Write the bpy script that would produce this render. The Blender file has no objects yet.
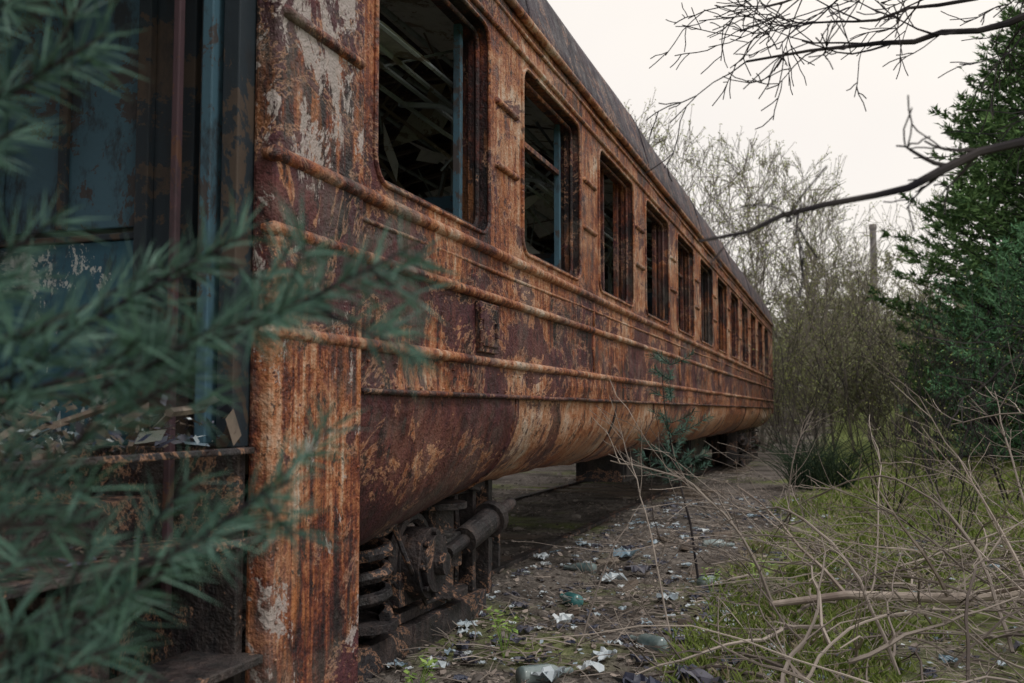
import bpy, math, random
import numpy as np
from mathutils import Vector, Euler, noise as mnoise
random.seed(7); np.random.seed(7)
R=random.random
def U(a,b): return a+(b-a)*random.random()
sc=bpy.context.scene
sc.view_settings.view_transform='Standard'
sc.view_settings.look='None'
sc.view_settings.exposure=0

# ------------------------------------------------------------------ mesh builder
class MB:
    def __init__(s): s.v=[];s.f=[];s.m=[]
    def face(s,pts,m=0):
        n=len(s.v); s.v.extend([tuple(p) for p in pts]); s.f.append(tuple(range(n,n+len(pts)))); s.m.append(m)
    def box(s,a,b,m=0,rot=None,c=None):
        x0,y0,z0=a;x1,y1,z1=b
        P=[(x0,y0,z0),(x1,y0,z0),(x1,y1,z0),(x0,y1,z0),(x0,y0,z1),(x1,y0,z1),(x1,y1,z1),(x0,y1,z1)]
        if rot is not None:
            c=Vector(((x0+x1)/2,(y0+y1)/2,(z0+z1)/2))
            P=[tuple(c+rot@(Vector(p)-c)) for p in P]
        n=len(s.v); s.v.extend(P)
        for f in ((0,3,2,1),(4,5,6,7),(0,1,5,4),(1,2,6,5),(2,3,7,6),(3,0,4,7)):
            s.f.append(tuple(n+i for i in f)); s.m.append(m)
    def tube(s,pts,rad,k=6,m=0,cap=True):
        pts=[Vector(p) for p in pts]
        if not hasattr(rad,'__len__'): rad=[rad]*len(pts)
        n0=len(s.v); L=len(pts); a=None
        for i,p in enumerate(pts):
            d=(pts[min(i+1,L-1)]-pts[max(i-1,0)])
            if d.length<1e-9: d=Vector((0,0,1))
            d.normalize()
            if a is None:
                a=d.orthogonal().normalized()
            else:
                a=a-d*a.dot(d)
                a=a.normalized() if a.length>1e-6 else d.orthogonal().normalized()
            b=d.cross(a)
            for j in range(k):
                t=2*math.pi*j/k
                s.v.append(tuple(p+(a*math.cos(t)+b*math.sin(t))*rad[i]))
        for i in range(L-1):
            for j in range(k):
                s.f.append((n0+i*k+j,n0+i*k+(j+1)%k,n0+(i+1)*k+(j+1)%k,n0+(i+1)*k+j)); s.m.append(m)
        if cap:
            s.f.append(tuple(n0+j for j in range(k))[::-1]); s.m.append(m)
            s.f.append(tuple(n0+(L-1)*k+j for j in range(k))); s.m.append(m)
    def cyl(s,p,q,r,k=24,m=0): s.tube([p,q],r,k,m)
    def grid(s,P,m=0):
        a=len(P);b=len(P[0]);n=len(s.v)
        for row in P: s.v.extend([tuple(p) for p in row])
        for i in range(a-1):
            for j in range(b-1):
                s.f.append((n+i*b+j,n+(i+1)*b+j,n+(i+1)*b+j+1,n+i*b+j+1)); s.m.append(m if not callable(m) else m(i,j))
    def make(s,name,mats,parent=None,smooth=False,bevel=0):
        me=bpy.data.meshes.new(name); me.from_pydata(s.v,[],s.f)
        for x in mats: me.materials.append(x)
        me.polygons.foreach_set('material_index',s.m)
        if smooth: me.polygons.foreach_set('use_smooth',[True]*len(s.f))
        me.update()
        o=bpy.data.objects.new(name,me); sc.collection.objects.link(o)
        if parent: o.parent=parent
        if bevel:
            b=o.modifiers.new('bevel','BEVEL'); b.width=bevel; b.segments=2; b.limit_method='ANGLE'
        return o
def empty(name,loc=(0,0,0)):
    o=bpy.data.objects.new(name,None); o.empty_display_size=.3; o.location=loc
    sc.collection.objects.link(o); return o

# ------------------------------------------------------------------ materials
class NT:
    def __init__(s,name):
        s.mat=bpy.data.materials.new(name); s.mat.use_nodes=True
        s.nt=s.mat.node_tree; s.b=s.nt.nodes['Principled BSDF']
        s.out=s.nt.nodes['Material Output']
        s.tc=s.nt.nodes.new('ShaderNodeTexCoord')
    def n(s,t): return s.nt.nodes.new(t)
    def l(s,a,b): s.nt.links.new(a,b)
    def noise(s,scale,detail=5,rough=.6,mp=None,dist=0,off=(0,0,0)):
        x=s.n('ShaderNodeTexNoise'); x.inputs['Scale'].default_value=scale; x.inputs['Detail'].default_value=min(detail,6)
        x.inputs['Roughness'].default_value=rough; x.inputs['Distortion'].default_value=dist
        m=s.n('ShaderNodeMapping'); m.inputs['Scale'].default_value=mp or (1,1,1); m.inputs['Location'].default_value=off
        s.l(s.tc.outputs['Object'],m.inputs[0]); s.l(m.outputs[0],x.inputs['Vector'])
        return x.outputs['Fac']
    def math(s,op,a,b=None,c=None,clamp=False):
        x=s.n('ShaderNodeMath'); x.operation=op; x.use_clamp=clamp
        for i,v in enumerate((a,b,c)):
            if v is None: continue
            if isinstance(v,(int,float)): x.inputs[i].default_value=v
            else: s.l(v,x.inputs[i])
        return x.outputs[0]
    def ramp(s,fac,stops,interp='LINEAR'):
        x=s.n('ShaderNodeValToRGB'); cr=x.color_ramp; cr.interpolation=interp
        while len(cr.elements)<len(stops): cr.elements.new(.5)
        for e,(p,c) in zip(cr.elements,stops):
            e.position=p
            if not hasattr(c,'__len__'): c=(c,c,c)
            e.color=(c[0],c[1],c[2],1)
        s.l(fac,x.inputs[0]); return x.outputs[0]
    def mix(s,fac,a,b,mode='MIX'):
        x=s.n('ShaderNodeMix'); x.data_type='RGBA'; x.blend_type=mode
        for i,v in ((0,fac),(6,a),(7,b)):
            if isinstance(v,(int,float)): x.inputs[i].default_value=v
            elif isinstance(v,tuple): x.inputs[i].default_value=(*v,1)
            else: s.l(v,x.inputs[i])
        return x.outputs[2]
    def sep(s):
        x=s.n('ShaderNodeSeparateXYZ'); s.l(s.tc.outputs['Object'],x.inputs[0]); return x.outputs
    def bump(s,h,strength=.5,dist=.01,prev=None):
        x=s.n('ShaderNodeBump'); x.inputs['Strength'].default_value=strength; x.inputs['Distance'].default_value=dist
        s.l(h,x.inputs['Height'])
        if prev: s.l(prev,x.inputs['Normal'])
        return x.outputs[0]
    def done(s,col=None,rough=.8,nrm=None,metal=0,spec=.3):
        if col is not None:
            if isinstance(col,tuple): s.b.inputs['Base Color'].default_value=(*col,1)
            else: s.l(col,s.b.inputs['Base Color'])
        if isinstance(rough,(int,float)): s.b.inputs['Roughness'].default_value=rough
        else: s.l(rough,s.b.inputs['Roughness'])
        s.b.inputs['Metallic'].default_value=metal
        s.b.inputs['Specular IOR Level'].default_value=spec
        if nrm: s.l(nrm,s.b.inputs['Normal'])
        return s.mat

RAMP=[(0.0,(.009,.006,.009)),(.2,(.032,.012,.014)),(.38,(.095,.024,.018)),(.52,(.22,.062,.028)),(.66,(.38,.150,.066)),(.82,(.48,.28,.18)),(1,(.56,.46,.38))]
def rust(name,zs,con=2.6,base=0.0,ystep=None,white=.0,streak=.28,ramp=RAMP,maroon=[(0,0),(3,0)],marc=(.048,.015,.021),mamt=.85,orange=.42,chalk=.22,ymar=None,orc=(.48,.18,.055)):
    t=NT(name)
    n1=t.noise(1.3,5,.62,(1,.7,1.3))
    n2=t.noise(8,5,.74,(1,1,1),0,(3,1,7))
    st=t.noise(1,4,.68,(12,20,1.3))
    n3=t.noise(60,2,.7)
    v=t.math('MULTIPLY',n1,.46); v=t.math('MULTIPLY_ADD',n2,.30,v); v=t.math('MULTIPLY_ADD',st,streak,v)
    v=t.math('MULTIPLY_ADD',n3,.12,v)
    mean=.5*(.46+.30+streak+.12)
    v=t.math('SUBTRACT',v,mean); v=t.math('MULTIPLY',v,con*1.5)
    S=t.sep()
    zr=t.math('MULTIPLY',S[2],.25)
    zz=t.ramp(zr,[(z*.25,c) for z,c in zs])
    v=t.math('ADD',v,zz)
    if ystep:
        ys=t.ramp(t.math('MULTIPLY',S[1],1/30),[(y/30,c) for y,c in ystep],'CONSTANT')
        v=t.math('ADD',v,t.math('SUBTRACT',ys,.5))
    v=t.math('ADD',v,base,clamp=True)
    c=t.ramp(v,ramp)
    ok=t.noise(1,4,.72,(9,9,1.6),0,(5,5,5)); om=t.ramp(ok,[(.53,0),(.63,1)])
    c=t.mix(t.math('MULTIPLY',om,orange),c,orc)
    pk=t.noise(2.6,6,.76,(1,.7,.9),.5,(9,4,2))
    pk=t.math('ADD',pk,t.ramp(zr,[(z*.25,m_) for z,m_ in maroon]))
    if ymar:
        pk=t.math('ADD',pk,t.ramp(t.math('MULTIPLY',S[1],1/30),[(y/30,c_) for y,c_ in ymar],'CONSTANT'))
    pm=t.ramp(pk,[(.56,0),(.572,1)])
    c=t.mix(t.math('MULTIPLY',pm,mamt),c,t.mix(t.ramp(n2,[(.4,0),(.65,1)]),marc,tuple(x*2.1 for x in marc)))
    pe=t.ramp(pk,[(.535,0),(.553,1),(.562,1),(.572,0)])
    c=t.mix(t.math('MULTIPLY',pe,.55),c,(.50,.28,.18))
    dk=t.noise(15,5,.78,(1,1,.7),0,(2,8,5)); dm=t.ramp(dk,[(.575,0),(.61,1)])
    c=t.mix(t.math('MULTIPLY',dm,.85),c,(.018,.010,.013))
    sp=t.noise(55,3,.8,(1,1,.8),0,(1,6,3)); sm=t.ramp(sp,[(.60,0),(.66,1)])
    c=t.mix(t.math('MULTIPLY',sm,.6),c,(.022,.012,.012))
    if white:
        wk=t.noise(3.4,6,.8,(1,1.5,.9),.4,(1,2,9)); 
        wv=t.math('ADD',wk,t.ramp(zr,[(1.8*.25,0),(1.95*.25,.05),(2.6*.25,.05)]))
        wm=t.ramp(wv,[(.57,0),(.59,1)])
        c=t.mix(t.math('MULTIPLY',wm,white),c,(.44,.39,.38))
    gk=t.noise(2.4,4,.78,(1,1,1),0,(7,7,1)); gm=t.ramp(gk,[(.50,0),(.66,1)])
    c=t.mix(t.math('MULTIPLY',gm,chalk),c,(.29,.27,.23))
    h=t.math('MULTIPLY_ADD',n3,.5,t.noise(8,4,.78,(1,1,1),0,(3,1,7)))
    b=t.bump(h,1.0,.014)
    rg=t.ramp(n2,[(.35,.42),(.7,.9)])
    return t.done(c,rg,b,0,.45)
ZW=[(0,.5),(1.16,.52),(1.32,.44),(1.58,.42),(1.62,.46),(1.78,.52),(1.9,.68),(2.6,.70),(2.85,.52),(3.1,.42)]
M_wall=rust('rusted_wall_paint',ZW,2.9,-.03,maroon=[(0,.0),(1.2,.03),(1.35,.075),(1.7,.065),(1.86,-.0),(3,-.0)])
M_corner=rust('rusted_corner_paint',[(0,.50),(1.1,.56),(1.3,.54),(1.4,.40),(1.75,.40),(1.85,.44),(2.3,.48),(3,.5)],2.6,-.02,white=.85,streak=.5,maroon=[(0,.0),(1.25,0),(1.4,.09),(1.75,.09),(1.9,.03),(3,.03)],orange=.45)
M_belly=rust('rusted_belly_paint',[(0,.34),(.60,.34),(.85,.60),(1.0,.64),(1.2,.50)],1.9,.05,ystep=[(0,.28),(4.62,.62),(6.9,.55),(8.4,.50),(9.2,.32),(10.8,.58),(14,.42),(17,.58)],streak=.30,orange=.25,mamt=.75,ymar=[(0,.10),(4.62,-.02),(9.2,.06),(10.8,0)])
M_rib=rust('rusted_rib',[(0,.62),(3,.62)],2.6,-.02,mamt=.7,chalk=.5,orange=.25)
M_frame=rust('window_frame_rust',[(0,.32),(3,.32)],2.4,-.08)
DK=[(0,(.006,.006,.008)),(.3,(.018,.017,.020)),(.6,(.055,.043,.043)),(.8,(.12,.075,.06)),(1,(.19,.12,.08))]
M_dark=rust('greasy_dark_iron',[(0,.36),(3,.36)],2.2,0,ramp=DK,marc=(.026,.025,.030),orange=.04,chalk=.08,orc=(.2,.1,.05))
RF=[(0,(.012,.010,.020)),(.35,(.034,.026,.042)),(.6,(.070,.050,.068)),(.8,(.15,.095,.09)),(1,(.26,.18,.14))]
M_roof=rust('roof_weathered',[(0,.4),(3.05,.55),(3.15,.34),(4,.32)],2.2,0,ramp=RF,marc=(.028,.022,.036),orange=.06,chalk=.08)
def paint(name,col,under,thr=.58,dark=.5,k_=.6):
    t=NT(name); n=t.noise(3,6,.78,(1,1,1),.5); m=t.ramp(n,[(thr,0),(thr+.02,1)])
    c=t.mix(t.noise(1.3,3,.6),tuple(x*dark for x in col),col)
    c=t.mix(t.math('MULTIPLY',m,.85),c,under)
    k=t.ramp(t.noise(9,5,.75,(1,1,.5),0,(3,3,3)),[(.50,0),(.64,1)])
    c=t.mix(t.math('MULTIPLY',k,k_),c,(.03,.03,.035))
    return t.done(c,.65,t.bump(t.noise(12,3,.6),.5,.006),0,.3)
M_blue=paint('flaking_blue_paint',(.08,.17,.24),(.07,.05,.045),.53,.5,.85)
M_blue2=paint('peeling_teal_paint',(.045,.14,.21),(.55,.57,.57),.58,.4,.8)
M_navy=paint('dark_blue_paint',(.030,.044,.060),(.09,.065,.05),.50)
M_plum=paint('plum_rusted_bar',(.10,.06,.075),(.12,.06,.04),.55)
M_ceil=paint('torn_ceiling_board',(.62,.62,.60),(.22,.17,.13),.56,.6,.3)
M_int=paint('interior_panel',(.36,.41,.44),(.13,.10,.08),.56,.5,.3)
M_wood=paint('rotten_timber',(.20,.16,.13),(.28,.24,.20),.58,.5,.4)
def simple(name,c1,c2,scale=5,rough=.8,spec=.3,isl=False,bump=.3,flat=False):
    t=NT(name)
    if isl:
        g=t.n('ShaderNodeNewGeometry'); f=g.outputs['Random Per Island']
        f=t.math('MULTIPLY_ADD',f,.6,t.math('MULTIPLY',t.noise(scale,1,.6),.4))
        f=t.ramp(f,[(.15,0),(.8,1)])
    else:
        f=t.ramp(t.noise(scale,4 if not flat else 1,.65),[(.35,0),(.65,1)])
    c=t.mix(f,c1,c2)
    if flat:
        d=t.n('ShaderNodeBsdfDiffuse'); t.l(c,d.inputs[0]); t.l(d.outputs[0],t.out.inputs[0]); return t.mat
    return t.done(c,rough,t.bump(t.noise(scale*8,3,.6),bump,.003) if bump else None,0,spec)
M_bark=simple('grey_bark',(.10,.09,.08),(.25,.225,.195),2,flat=True)
M_barkd=simple('dark_bark',(.020,.019,.024),(.060,.054,.056),8,flat=True)
M_twig=simple('dry_twigs',(.07,.058,.055),(.42,.37,.33),2,isl=True,flat=True)
M_bud=simple('spring_leaf_buds',(.20,.24,.07),(.42,.46,.18),.8,isl=True,flat=True)
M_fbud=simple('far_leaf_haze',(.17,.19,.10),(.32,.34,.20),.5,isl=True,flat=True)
M_needle=simple('pine_needles',(.032,.080,.072),(.12,.24,.185),9,.5,.4,isl=True,bump=0)
M_con=simple('conifer_needles',(.038,.085,.040),(.15,.245,.095),.9,isl=True,flat=True)
M_con2=simple('young_conifer_needles',(.055,.135,.08),(.16,.31,.16),.9,isl=True,flat=True)
M_grass=simple('grass_blades',(.11,.17,.04),(.33,.40,.13),.6,isl=True,flat=True)
M_straw=simple('dead_grass',(.28,.24,.16),(.50,.45,.33),.6,isl=True,flat=True)
M_leaf=simple('fallen_leaves',(.06,.052,.05),(.42,.36,.32),2,isl=True,flat=True)
M_weed=simple('green_leaves',(.16,.28,.06),(.32,.46,.12),2,isl=True,bump=0)
M_plast=simple('litter_plastic',(.14,.24,.32),(.66,.72,.76),14,.35,.5,isl=True,bump=.2)
M_litd=simple('litter_dark',(.015,.025,.06),(.11,.11,.14),4,.5,.5,isl=True,bump=.2)
M_chim=simple('chimney_metal',(.20,.19,.20),(.28,.26,.26),2,flat=True)

# ------------------------------------------------------------------ world
w=bpy.data.worlds.new('World'); sc.world=w; w.use_nodes=True
nt=w.node_tree; bg=nt.nodes['Background']
sky=nt.nodes.new('ShaderNodeTexSky'); sky.sky_type='NISHITA'; sky.sun_disc=False
SE,SA=math.radians(55),math.radians(112)
sky.sun_elevation=SE; sky.sun_rotation=SA; sky.dust_density=3; sky.air_density=1.2
hs=nt.nodes.new('ShaderNodeHueSaturation'); hs.inputs['Saturation'].default_value=.7
nt.links.new(sky.outputs[0],hs.inputs['Color'])
tcw=nt.nodes.new('ShaderNodeTexCoord'); nz=nt.nodes.new('ShaderNodeTexNoise'); nz.inputs['Scale'].default_value=1.6; nz.inputs['Detail'].default_value=5
nt.links.new(tcw.outputs['Generated'],nz.inputs['Vector'])
cr=nt.nodes.new('ShaderNodeValToRGB'); cr.color_ramp.elements[0].position=.3; cr.color_ramp.elements[0].color=(9.8,9.3,9.0,1)
cr.color_ramp.elements[1].position=.7; cr.color_ramp.elements[1].color=(11.6,10.8,9.9,1)
nt.links.new(nz.outputs['Fac'],cr.inputs[0])
mx=nt.nodes.new('ShaderNodeMix'); mx.data_type='RGBA'; mx.inputs[0].default_value=.86
nt.links.new(hs.outputs[0],mx.inputs[6]); nt.links.new(cr.outputs[0],mx.inputs[7]); nt.links.new(mx.outputs[2],bg.inputs[0])
bg.inputs[1].default_value=.1
sl=bpy.data.lights.new('sun','SUN'); sl.energy=1.1; sl.angle=math.radians(12); sl.color=(1,.95,.88)
so=bpy.data.objects.new('sun',sl); sc.collection.objects.link(so)
dirv=Vector((math.sin(SA)*math.cos(SE),math.cos(SA)*math.cos(SE),math.sin(SE)))
so.rotation_euler=dirv.to_track_quat('Z','Y').to_euler()

# ------------------------------------------------------------------ ground
def gh(x,y):
    n=mnoise.noise(Vector((x*.35,y*.35,0)))*.06+mnoise.noise(Vector((x*1.4,y*1.4,3)))*.025
    if abs(x)>40 or y>70 or y<-40: n+=mnoise.noise(Vector((x*.02,y*.02,9)))*.6
    if x>2.5: n+=min(.12,(x-2.5)*.04)
    if y>40: n+=min(2.6,(y-40)*.06)
    return n
def axis(lo,hi,fl,fh,st):
    x=fl; d=st
    left=[]
    while x>lo: left.append(x); d*=1.25; x-=d
    r=list(np.arange(fl+st,fh,st)); x=fh; d=st; right=[]
    while x<hi: right.append(x); d*=1.25; x+=d
    return [lo]+left[::-1]+r+right+[hi]
g=MB(); xs=axis(-500,500,-4,6,.12); ys=axis(-500,600,0,16,.12)
g.grid([[(x,y,gh(x,y)) for x in xs] for y in ys])
t=NT('forest_floor')
S=t.sep()
a=t.noise(.5,4,.65,off=(3,2,0)); b=t.noise(6,6,.78); cc=t.noise(34,4,.78); lg=t.noise(1.3,4,.6,off=(8,8,0))
dirt=t.mix(t.ramp(b,[(.35,0),(.65,1)]),(.060,.053,.050),(.25,.22,.20))
dirt=t.mix(t.ramp(cc,[(.45,0),(.7,.7)]),dirt,(.40,.37,.33))
dirt=t.mix(t.ramp(cc,[(.3,.8),(.42,0)]),dirt,(.03,.025,.022))
dirt=t.mix(t.ramp(lg,[(.46,0),(.6,.7)]),dirt,(.045,.038,.034))
moss=t.mix(t.ramp(b,[(.35,0),(.65,1)]),(.08,.115,.03),(.25,.30,.10))
moss=t.mix(t.ramp(cc,[(.5,0),(.7,.5)]),moss,(.34,.29,.2))
gf=t.ramp(t.math('MULTIPLY',S[0],.1),[(.05,0),(.16,.32)])
gf=t.math('MULTIPLY',gf,t.ramp(t.math('MULTIPLY',S[1],.02),[(.08,.7),(.15,1)]))
m=t.ramp(t.math('ADD',a,gf),[(.54,0),(.68,1)])
c=t.mix(m,dirt,moss)
t.done(c,.95,t.bump(t.noise(20,4,.78),.9,.045),0,.15)
g.make('ground',[t.mat],smooth=True)

# ------------------------------------------------------------------ carriage
car=empty('railway_carriage')
XC=-1.5; Y0,Y1=.55,24.1
YP=2.40
def mirror(x,side): return x if side>0 else 2*XC-x
WY=[3.03+1.66*i for i in range(12)]
WW=1.16; WB,WT=1.865,2.825
def rrect(y0,y1,z0,z1,r,k=5):
    pts=[]
    for (cy,cz,a0) in ((y1-r,z1-r,0),(y0+r,z1-r,90),(y0+r,z0+r,180),(y1-r,z0+r,270)):
        for i in range(k):
            a=math.radians(a0+90*i/(k-1)); pts.append((cy+r*math.cos(a),cz+r*math.sin(a)))
    return pts
def outer(y0,y1,z0,z1,inn):
    o=[]
    for idx,(y,z) in enumerate(inn):
        q,k=divmod(idx,5)
        ey=(y1,y0,y0,y1)[q]; ez=(z1,z1,z0,z0)[q]
        vert_first = q in (0,2)
        if k==2: o.append((ey,ez))
        elif (k<2)==vert_first: o.append((ey,z))
        else: o.append((y,ez))
    return o
for side,nm in ((1,'side_wall'),(-1,'side_wall_opposite')):
    mb=MB()
    def X(x): return mirror(x,side)
    bounds=[2.94]+[WY[i]-.25 for i in range(1,12)]+[22.7]
    for i,wy in enumerate(WY):
        b0,b1=bounds[i],bounds[i+1]
        inn=rrect(wy,wy+WW,WB,WT,.09); out=outer(b0,b1,1.8,2.9,inn)
        n=len(inn)
        dep=-.13
        for j in range(n):
            k=(j+1)%n
            mb.face([(X(0),*out[j]),(X(0),*out[k]),(X(0),*inn[k]),(X(0),*inn[j])],0)
            mb.face([(X(0),*inn[j]),(X(0),*inn[k]),(X(dep),*inn[k]),(X(dep),*inn[j])],1)
            mb.face([(X(dep),*inn[j]),(X(dep),*inn[k]),(X(dep),*out[k]),(X(dep),*out[j])],2)
    def dent(y,z): return (mnoise.noise(Vector((y*1.3,z*3,side*5)))*.018+mnoise.noise(Vector((y*5,z*7,side*5)))*.007)
    yy=list(np.arange(2.94,24.1,.12))+[24.1]
    def strip(z0,z1,n):
        P=[]
        for a_ in range(n+1):
            z=z0+(z1-z0)*a_/n; e=0 if a_ in(0,n) else 1
            P.append([(X(dent(y,z)*e),y,z) for y in yy])
        mb.grid(P,0)
    strip(1.14,1.8,8); strip(2.9,3.06,3)
    mb.face([(X(0),22.7,1.8),(X(0),24.1,1.8),(X(0),24.1,2.9),(X(0),22.7,2.9)],0)
    mb.face([(X(-.13),2.5,1.0),(X(-.13),24.0,1.0),(X(-.13),24.0,1.8),(X(-.13),2.5,1.8)],2)
    mb.face([(X(-.13),2.5,2.9),(X(-.13),24.0,2.9),(X(-.13),24.0,3.1),(X(-.13),2.5,3.1)],2)
    mb.make(nm,[M_wall,M_frame,M_int],car)
    mb=MB()
    for i,wy in enumerate(WY):
        for (off,r,mm,x) in ((0.0,.010,0,.004),(-.03,.012,1,-.045)):
            p=[(X(x),y,z) for y,z in rrect(wy-off,wy+WW+off,WB-off,WT+off,.09+off)]
            mb.tube(p+[p[0]],r,6,mm,cap=False)
        def ib(x0,x1,ya,yb_,za,zb,m): mb.box((min(X(x0),X(x1)),ya,za),(max(X(x0),X(x1)),yb_,zb),m)
        ib(-.10,-.135,wy+WW-.10,wy+WW-.065,WB,WT,2 if i<2 else 1)
        ib(-.06,-.09,wy+WW-.03,wy+WW-.01,WB,WT,1)
        ib(-.10,-.135,wy+.02,wy+.05,WB,WT,1)
        ib(-.10,-.135,wy+.05,wy+WW-.10,WB+.005,WB+.03,2 if i==0 else 1)
        if i%3==1: ib(-.10,-.13,wy+.05,wy+WW-.10,WT-.32,WT-.29,1)
        if i%4==2: ib(-.10,-.13,wy+WW*.5,wy+WW*.5+.03,WB,WT,1)
    mb.make('window_frames'+('' if side>0 else '_opposite'),[M_rib,M_frame,M_blue],car,bevel=.003)
    mb=MB()
    def rib(y0,y1,z,r,x=0.0,m=0,wob=.004,flat=1):
        ys_=list(np.arange(y0,y1,.14))+[y1]
        pts=[(X(x+mnoise.noise(Vector((y*1.2,z*9,1)))*wob),y,z+mnoise.noise(Vector((y*1.1,z*9,4)))*wob) for y in ys_]
        pts=[(X(x-.03),y0-.012,z)]+pts
        mb.tube(pts,[r*.5]+[r*(1+.07*mnoise.noise(Vector((y*6,z,2)))) for y in ys_],12,m)
    rib(YP,24.08,1.59,.021,.001); rib(YP,24.08,1.30,.021,.001)
    rib(YP,24.08,1.80,.025,.0); rib(2.95,24.08,1.715,.009,-.001)
    rib(2.95,24.08,2.875,.014,.004); rib(YP,24.08,3.06,.022,.018)
    rib(YP,24.08,2.99,.010,.004)
    rib(YP+.03,2.90,2.22,.019,.010); rib(YP+.03,2.90,2.52,.019,.010)
    for i in range(11):
        a_=WY[i]+WW+.10; b_=WY[i+1]-.10
        rib(a_,b_,2.22,.017,.003); rib(a_,b_,2.52,.017,.003)
    for y in (6.2,9.8,13.3,17.0,20.4):
        mb.box((min(X(-.005),X(.006)),y-.02,1.62),(max(X(-.005),X(.006)),y+.02,1.77),0)
        mb.box((min(X(-.005),X(.006)),y-.02,1.33),(max(X(-.005),X(.006)),y+.02,1.565),0)
    mb.make('side_ribs'+('' if side>0 else '_opposite'),[M_rib],car,smooth=True)
    mb=MB(); P=[]
    KY=[2.95,3.5,3.85,4.3,5.0,24]; KR=[.66,.63,.58,.52,.45,.45]
    yb=list(np.arange(2.95,23.7,.1))
    for j in range(15):
        row=[]
        for y in yb:
            Rz=float(np.interp(y,KY,KR)); a_=math.radians(88)*j/14
            dd=mnoise.noise(Vector((y*.9,j*.25,7*side)))*.026+mnoise.noise(Vector((y*4,j*.6,7*side)))*.006
            z=1.15-(Rz-dd)*math.sin(a_)
            if j>=13: z+=mnoise.noise(Vector((y*3.1,2,side)))*.02
            row.append((X(-.425+(.415+dd)*math.cos(a_)),y,z))
        P.append(row)
    mb.grid(P,0)
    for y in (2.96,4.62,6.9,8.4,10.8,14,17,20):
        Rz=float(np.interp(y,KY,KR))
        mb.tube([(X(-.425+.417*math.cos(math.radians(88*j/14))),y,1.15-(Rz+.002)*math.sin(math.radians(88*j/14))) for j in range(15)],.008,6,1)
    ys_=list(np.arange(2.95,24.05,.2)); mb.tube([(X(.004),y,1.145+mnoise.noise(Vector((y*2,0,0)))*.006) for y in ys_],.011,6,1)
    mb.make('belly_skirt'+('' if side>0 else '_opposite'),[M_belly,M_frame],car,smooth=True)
    mb=MB()
    mb.box((min(X(-.07),X(.010)),YP,.12),(max(X(-.07),X(.010)),2.94,3.05),0)
    mb.box((min(X(-.07),X(.012)),Y0,.25),(max(X(-.07),X(.012)),1.0,3.05),0)
    mb.box((min(X(-.07),X(.008)),1.0,2.72),(max(X(-.07),X(.008)),YP,3.05),0)
    mb.make('door_pillars'+('' if side>0 else '_opposite'),[M_corner],car,bevel=.014)
mb=MB()
mb.box((-.004,4.03,1.335),(.022,4.28,1.555),0)
mb.box((.022,4.06,1.36),(.030,4.25,1.53),0)
mb.cyl((.03,4.02,1.37),(.03,4.02,1.43),.01,8,0); mb.cyl((.03,4.02,1.47),(.03,4.02,1.53),.01,8,0)
mb.box((.03,4.2,1.40),(.045,4.22,1.47),0)
mb.make('hatch_plate',[M_frame],car,bevel=.004)
mb=MB()
for y in np.arange(3.0,16,.11):
    for z in (1.165,1.245):
        if R()<.7: mb.tube([(-.002,y,z),(.004,y,z),(.007,y,z)],[.006,.005,.002],6)
for z in np.arange(.3,1.2,.1):
    for y in (YP+.03,2.91): mb.tube([(.01,y,z),(.014,y,z),(.017,y,z)],[.006,.005,.002],6)
mb.make('rivets',[M_rib],car,smooth=True)
# roof
mb=MB()
prof=[(.02,3.055),(.028,3.10),(.012,3.16),(-.02,3.28),(-.06,3.42),(-.12,3.53),(-.25,3.66),(-.45,3.77),(-.75,3.87),(-1.1,3.93),(-1.5,3.95)]
prof=prof+[(2*XC-x,z) for x,z in prof[::-1][1:]]
yr=list(np.arange(Y0-.1,24.2,.15))
mb.grid([[(x+mnoise.noise(Vector((y*.7,z*4,2)))*.010,y,z+mnoise.noise(Vector((y*.6,x*2,6)))*.008) for y in yr] for x,z in prof],0)
for y in np.arange(1.4,24,3.32):
    mb.tube([(x+.001,y,z+.001) for x,z in prof],.008,6,0)
for yv in (Y0-.05,24.1):
    mb.face([(x,yv,z) for x,z in prof],0)
for y in (4,8,12,16,20):
    mb.cyl((-1.5,y,3.9),(-1.5,y,4.15),.16,16,0); mb.cyl((-1.5,y,4.15),(-1.5,y,4.2),.22,16,0)
mb.make('roof',[M_roof],car,smooth=True)
mb=MB()
mb.box((-3.0,24.02,1.0),(0,24.1,3.06),0)
mb.box((-3.0,Y0,.9),(-1.95,Y0+.06,3.06),0); mb.box((-1.05,Y0,.9),(0,Y0+.06,3.06),0); mb.box((-1.95,Y0,2.9),(-1.05,Y0+.06,3.06),0)
for x in(-1.95,-1.0): mb.box((x-.08,Y0-.25,.9),(x,Y0,3.0),1)
mb.cyl((-.6,Y0-.5,.85),(-.6,Y0,.85),.06,12,1);mb.cyl((-2.4,Y0-.5,.85),(-2.4,Y0,.85),.06,12,1)
mb.cyl((-.6,Y0-.55,.85),(-.6,Y0-.5,.85),.22,20,1);mb.cyl((-2.4,Y0-.55,.85),(-2.4,Y0-.5,.85),.22,20,1)
mb.make('end_walls',[M_wall,M_dark],car,bevel=.01)
mb=MB()
mb.box((-2.9,2.45,.90),(-.1,24.0,.98),0)
mb.box((-2.35,Y0,.90),(-.62,2.45,.98),0)
for x in (-.9,-2.1): mb.box((x-.08,Y0,.66),(x+.08,24.0,.90),1)
for y in np.arange(5.8,19,.9): mb.box((-2.85,y,.80),(-.2,y+.06,.90),1)
mb.make('underframe_and_floor',[M_wood,M_dark],car)
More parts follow.
